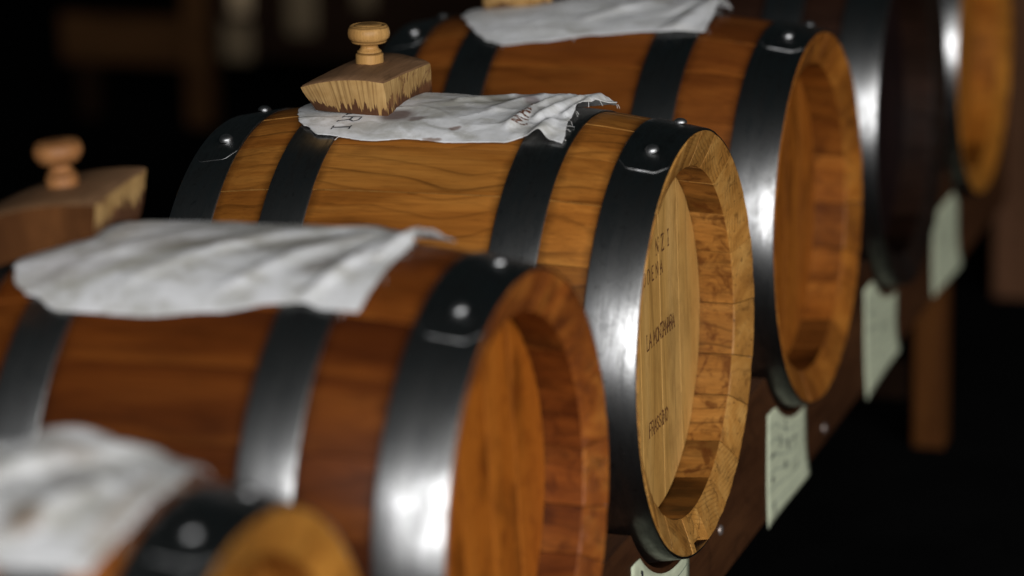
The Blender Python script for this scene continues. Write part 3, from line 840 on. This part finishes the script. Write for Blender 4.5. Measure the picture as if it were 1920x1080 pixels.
# ------------------------------------------------------------------ wooden bung covers with turned knobs
TOP2 = [(-0.0365, -0.0735), (0.0315, -0.0520), (0.0365, 0.0525), (-0.0306, 0.0735)]
BOT2 = [(-0.0375, -0.0420), (0.0345, -0.0500), (0.0330, 0.0660), (-0.0290, 0.0780)]
TOP1 = [(-0.0410, -0.1020), (0.0430, -0.0350), (0.0330, 0.0780), (-0.0480, 0.0180)]
BOT1 = [(-0.0350, -0.0860), (0.0390, -0.0330), (0.0270, 0.0640), (-0.0420, 0.0160)]
def wood_block(label, place, topc=TOP2, botc=BOT2, knob=(-0.006, 0.014), front=0, kmat=None):
    """place(v) maps block coordinates (origin at the foot's middle) to the world through the root's matrix"""
    root = link('bung_cover', None)
    tag(root, label, 'bung cover', 'wooden bung covers with turned knobs')
    # outline corners around the foot's centre (x, y); top overhangs the foot
    n = 12; lev = 5
    V, Fc, fm = [], [], []
    def edge(c, s_, t):
        a, b = c[s_], c[(s_ + 1) % 4]
        return (a[0] + (b[0] - a[0]) * t, a[1] + (b[1] - a[1]) * t)
    ring = []
    for s_ in range(4):
        for j in range(n): ring.append((s_, j / n))
    def foot_z(y): return math.sqrt(max(0.0, 0.200 ** 2 - (y + 0.012) ** 2)) - 0.200
    def top_z(x, y): return 0.030 - 0.0045 * (abs(x) / 0.034) ** 2 - 0.001 * (abs(y) / 0.06) ** 2
    N = len(ring)
    for l_ in range(lev + 1):
        f = l_ / lev
        for (s_, t) in ring:
            bx_, by_ = edge(botc, s_, t); tx, ty = edge(topc, s_, t)
            x, y = bx_ + (tx - bx_) * f, by_ + (ty - by_) * f
            zb = foot_z(by_); zt = top_z(tx, ty)
            nn = noise.noise((x * 60, y * 60, f * 2.0)) * 0.0012
            cr = min(t, 1 - t) * 12
            pull = 0.0014 * max(0, 1 - cr) 
            l = math.hypot(x, y)
            x -= x / l * pull; y -= y / l * pull
            V.append((x + nn, y + nn, zb + (zt - zb) * f))
    for l_ in range(lev):
        for k in range(N):
            k2 = (k + 1) % N
            Fc.append((l_ * N + k, l_ * N + k2, (l_ + 1) * N + k2, (l_ + 1) * N + k)); fm.append(front if k < n else 3)
    # top: inset ring then grid fan
    def cap(base_ring, zf, mat, steps=6, sgn=1):
        prev = base_ring
        for q in range(1, steps + 1):
            f = 1 - q / steps
            f = f if q < steps else 0
            if q == steps:
                V.append((0, 0, zf(0, 0))); c = len(V) - 1
                for k in range(N): Fc.append((prev[k], prev[(k + 1) % N], c)); fm.append(mat)
            else:
                cur = []
                for k in range(N):
                    x, y, _ = V[base_ring[k]]
                    g = f if q > 1 else 0.97
                    V.append((x * g, y * g, zf(x * g, y * g) + (0.0009 if sgn > 0 else 0))); cur.append(len(V) - 1)
                for k in range(N): Fc.append((prev[k], prev[(k + 1) % N], cur[(k + 1) % N], cur[k])); fm.append(mat)
                prev = cur
    cap([lev * N + k for k in range(N)], top_z, 1)
    cap(list(range(N)), lambda x, y: foot_z(y), 0, sgn=-1)
    me = mesh_from('block', V, Fc, True, [M['block'], M['blocktop'], M['blockbark'], M['blockside']], fm, sharp=32)
    b = link('block', me, root)
    pr = [(0, .0350), (.0055, .0349), (.0108, .0343), (.0120, .0330), (.0128, .0324), (.0137, .0333), (.0146, .0339), (.0156, .0337), (.0166, .0328), (.0178, .0302), (.0184, .0270), (.0181, .0240),
          (.0169, .0217), (.0153, .0207), (.0148, .0200), (.0154, .0193), (.0146, .0184), (.0112, .0178), (.0084, .0170), (.0075, .0156), (.0077, .0140), (.0090, .0121), (.0106, .0110), (.0108, .0102),
          (.0099, .0096), (.0110, .0090), (.0120, .0084), (.0121, .0040), (.0121, -.002)]
    V, Fc = [(0, 0, pr[0][1])], []
    n = 40
    for (r, z) in pr[1:]:
        for k in range(n): V.append((r * math.cos(2 * math.pi * k / n), r * math.sin(2 * math.pi * k / n), z))
    for k in range(n): Fc.append((0, 1 + k, 1 + (k + 1) % n))
    for j in range(len(pr) - 2):
        for k in range(n):
            a, c = 1 + j * n + k, 1 + j * n + (k + 1) % n
            Fc.append((a, a + n, c + n, c))
    kb = link('knob', mesh_from('knob', V, Fc, True, [kmat or M['knob']], sharp=50), root)
    kb.location = (knob[0], knob[1], 0.0295)
    root.matrix_world = place
    return root
def placing(x, y, z, yaw, tiltx=0, tilty=0):
    return Matrix.Translation((x, y, z + H0)) @ Matrix.Rotation(R_(yaw), 4, 'Z') @ Matrix.Rotation(R_(tiltx), 4, 'X') @ Matrix.Rotation(R_(tilty), 4, 'Y')
wood_block("pale block with turned knob and dark drips at its foot, sharp, on golden barrel", placing(-0.2960, 0.0145, 0.1955, 0))
wood_block("blurred brown block with turned knob on the reddish brown barrel", placing(-0.3580, -0.4490, 0.189, 0, 1, -5), TOP1, BOT1, (0.0, 0.002), 2, M['knobdark'])
wood_block("block cut off by the top edge on the orange brown barrel's cloth", placing(-0.3340, 0.530, 0.194, 22, -4, 0))

# ------------------------------------------------------------------ paper tags on the rack
def paper_tag(y0, y1, zt, zb, label, seed, curl, texts):
    curl = tuple(c * 0.6 for c in curl)
    V, Fc = [], []
    n = 14
    rr = random.Random(seed)
    def arc(y):
        z = 9
        for i in range(6):
            k = RAD[i] / RH; r = 0.1925 * k
            if abs(y - POSY[i]) < r: z = min(z, POSZ[i] - math.sqrt(r * r - (y - POSY[i]) ** 2) - 0.004)
        return z
    def pt(u, v, lift=0.0):
        y = y0 + (y1 - y0) * u
        top = min(zt, arc(y))
        z = top + (zb - top) * v
        x = -0.0190 + lift + 0.0012 * math.sin(u * 3.1 + seed) * v
        x += curl[0] * max(0, v - 0.45) ** 2 * (1 - u) + curl[1] * max(0, v - 0.45) ** 2 * u
        z += curl[2] * (1 - u) ** 2 * v ** 3
        return Vector((x, y, z + H0))
    for a in range(n + 1):
        for b in range(n + 1): V.append(pt(a / n, b / n))
    for a in range(n):
        for b in range(n): Fc.append((a * (n + 1) + b, a * (n + 1) + b + 1, (a + 1) * (n + 1) + b + 1, (a + 1) * (n + 1) + b))
    me = mesh_from('paper_tag', V, Fc, True, [M['paper']], sharp=180)
    o = link('paper_tag', me)
    md = o.modifiers.new('thickness', 'SOLIDIFY'); md.thickness = 0.0003; md.offset = 0
    tag(o, label, 'tag', 'paper tags pinned along the rack')
    # ruled lines
    LV, LF = [], []
    for r in range(1, 7):
        v = r / 7
        b = len(LV)
        for s_ in range(13):
            LV.append(pt(0.06 + 0.9 * s_ / 12, v, 0.0005)); LV.append(pt(0.06 + 0.9 * s_ / 12, v + 0.010, 0.0005))
        for s_ in range(12): LF.append((b + 2 * s_, b + 2 * s_ + 1, b + 2 * s_ + 3, b + 2 * s_ + 2))
    link('ruled_lines', mesh_from('ruled_lines', LV, LF, False, [M['rule']]), o)
    W, Hh = y1 - y0, zt - zb
    for (txt, u, v, size) in texts:
        lettering('handwriting', txt, lambda a, c, l, u=u, v=v: pt(u + a / W, v - c / Hh, 0.0008 + l), size, 1.05, 0.6, 0.22, M['inkblue'], o, 0.05, rr.randrange(99), 3)
    return o
paper_tag(-0.150, 0.030, -0.150, -0.272, "pale green paper tag under the golden barrel, cut off at the bottom edge", 3, (.0, .0, 0),
          [('1 2 2', 0.50, 0.52, 0.014), ('1', 0.14, 0.22, 0.018), ('- 7', .2, .45, .012)])
paper_tag(0.318, 0.482, -0.160, -0.270, "pale green paper tag with handwriting, hanging between the lettered barrel and the next", 5, (.01, .02, -0.008),
          [('1', .42, .16, .013), ('2', .30, .34, .012), ('8 7', .48, .38, .013), ('-', .10, .52, .020), ('4', .42, .62, .013), ('-', .10, .72, .018), ('3', .14, .95, .010), ('1 2', .6, .7, .009)])
paper_tag(0.764, 0.948, -0.150, -0.268, "blurred pale green tag under the orange brown barrel with its lower corner curled", 8, (.015, .03, -0.012),
          [('1', .15, .3, .012), ('4', .15, .5, .012), ('2 3', .5, .45, .011)])
paper_tag(1.165, 1.335, -0.160, -0.262, "small blurred tag farthest along the rack, above the square leg", 12, (.01, .03, 0.0),
          [('2', .2, .4, .012), ('7', .5, .6, .012)])

# ------------------------------------------------------------------ background
pm = link('wooden_post', box_mesh('wooden_post', (-0.095, 2.06, 0.0), (0.075, 2.12, 1.3), wood('post_wood', (.085, .040, .020), (.12, .055, .028), (.16, .075, .04), axis=2, line=.3, rough=.8, spec=.06), 0.004))
tag(pm, "broad brown wooden post standing at the far end behind the row", 'post')
M['brightslip'] = plain('pale_paper', (0.42, 0.31, 0.19), 0.8, 0, 0.1)
M['fartag'] = plain('old_paper', (0.15, 0.11, 0.065), 0.8, 0, 0.1)
M['farwood'] = wood('far_rack_wood', (.042, .018, .007), (.063, .028, .010), (.084, .038, .014), axis=0, line=.3, rough=.8, spec=.04)
far = link('far_rack', None); far.location = (-1.82, 3.0, 0)
tag(far, "dim blurred wooden rack with square post far behind the barrels", 'rack')
def farpart(name, lo, hi, mat):
    o = link(name, box_mesh(name, lo, hi, mat, 0.003), far); o.location = -far.location
    return o
farpart('rail', (-2.117, 3.0, 0.118), (-1.852, 3.03, 0.215), M['farwood'])
farpart('post', (-1.846, 2.99, 0.0), (-1.795, 3.04, 0.62), M['farwood'])
farpart('back_board', (-1.794, 3.012, 0.14), (-1.20, 3.035, 0.60), wood('far_board_wood', (.010, .005, .003), (.014, .007, .004), (.018, .009, .005), axis=0, line=.3, rough=.8, spec=.04))
farpart('leg', (-2.10, 3.031, 0.0), (-2.06, 3.07, 0.20), M['darkwood'])
farpart('leg', (-1.25, 3.04, 0.0), (-1.20, 3.09, 0.60), M['farwood'])
for (x0, x1, z0, z1, lb) in ((-1.750, -1.706, 0.225, 0.300, "pale upright paper slip, brightest on the far rack"), (-1.771, -1.706, 0.132, 0.208, "dull beige paper slip hanging lowest on the far rack"),
                             (-1.634, -1.568, 0.186, 0.30, "dim beige slip on the far rack, above the pale block's edge"), (-1.490, -1.447, 0.242, 0.33, "faint beige slip at the top edge above the sharp turned knob")):
    V = []
    for a in range(5):
        for b in range(5):
            V.append((x0 + (x1 - x0) * a / 4, 3.0095 - 0.004 * (1 - b / 4) ** 2, z0 + (z1 - z0) * b / 4))
    Fc = [(a * 5 + b, (a + 1) * 5 + b, (a + 1) * 5 + b + 1, a * 5 + b + 1) for a in range(4) for b in range(4)]
    o = link('paper_slip', mesh_from('paper_slip', V, Fc, True, [M['fartag'] if x0 != -1.750 else M['brightslip']], sharp=180))
    md = o.modifiers.new('thickness', 'SOLIDIFY'); md.thickness = 0.0006
    tag(o, lb, 'paper slip', 'paper slips on the far rack')
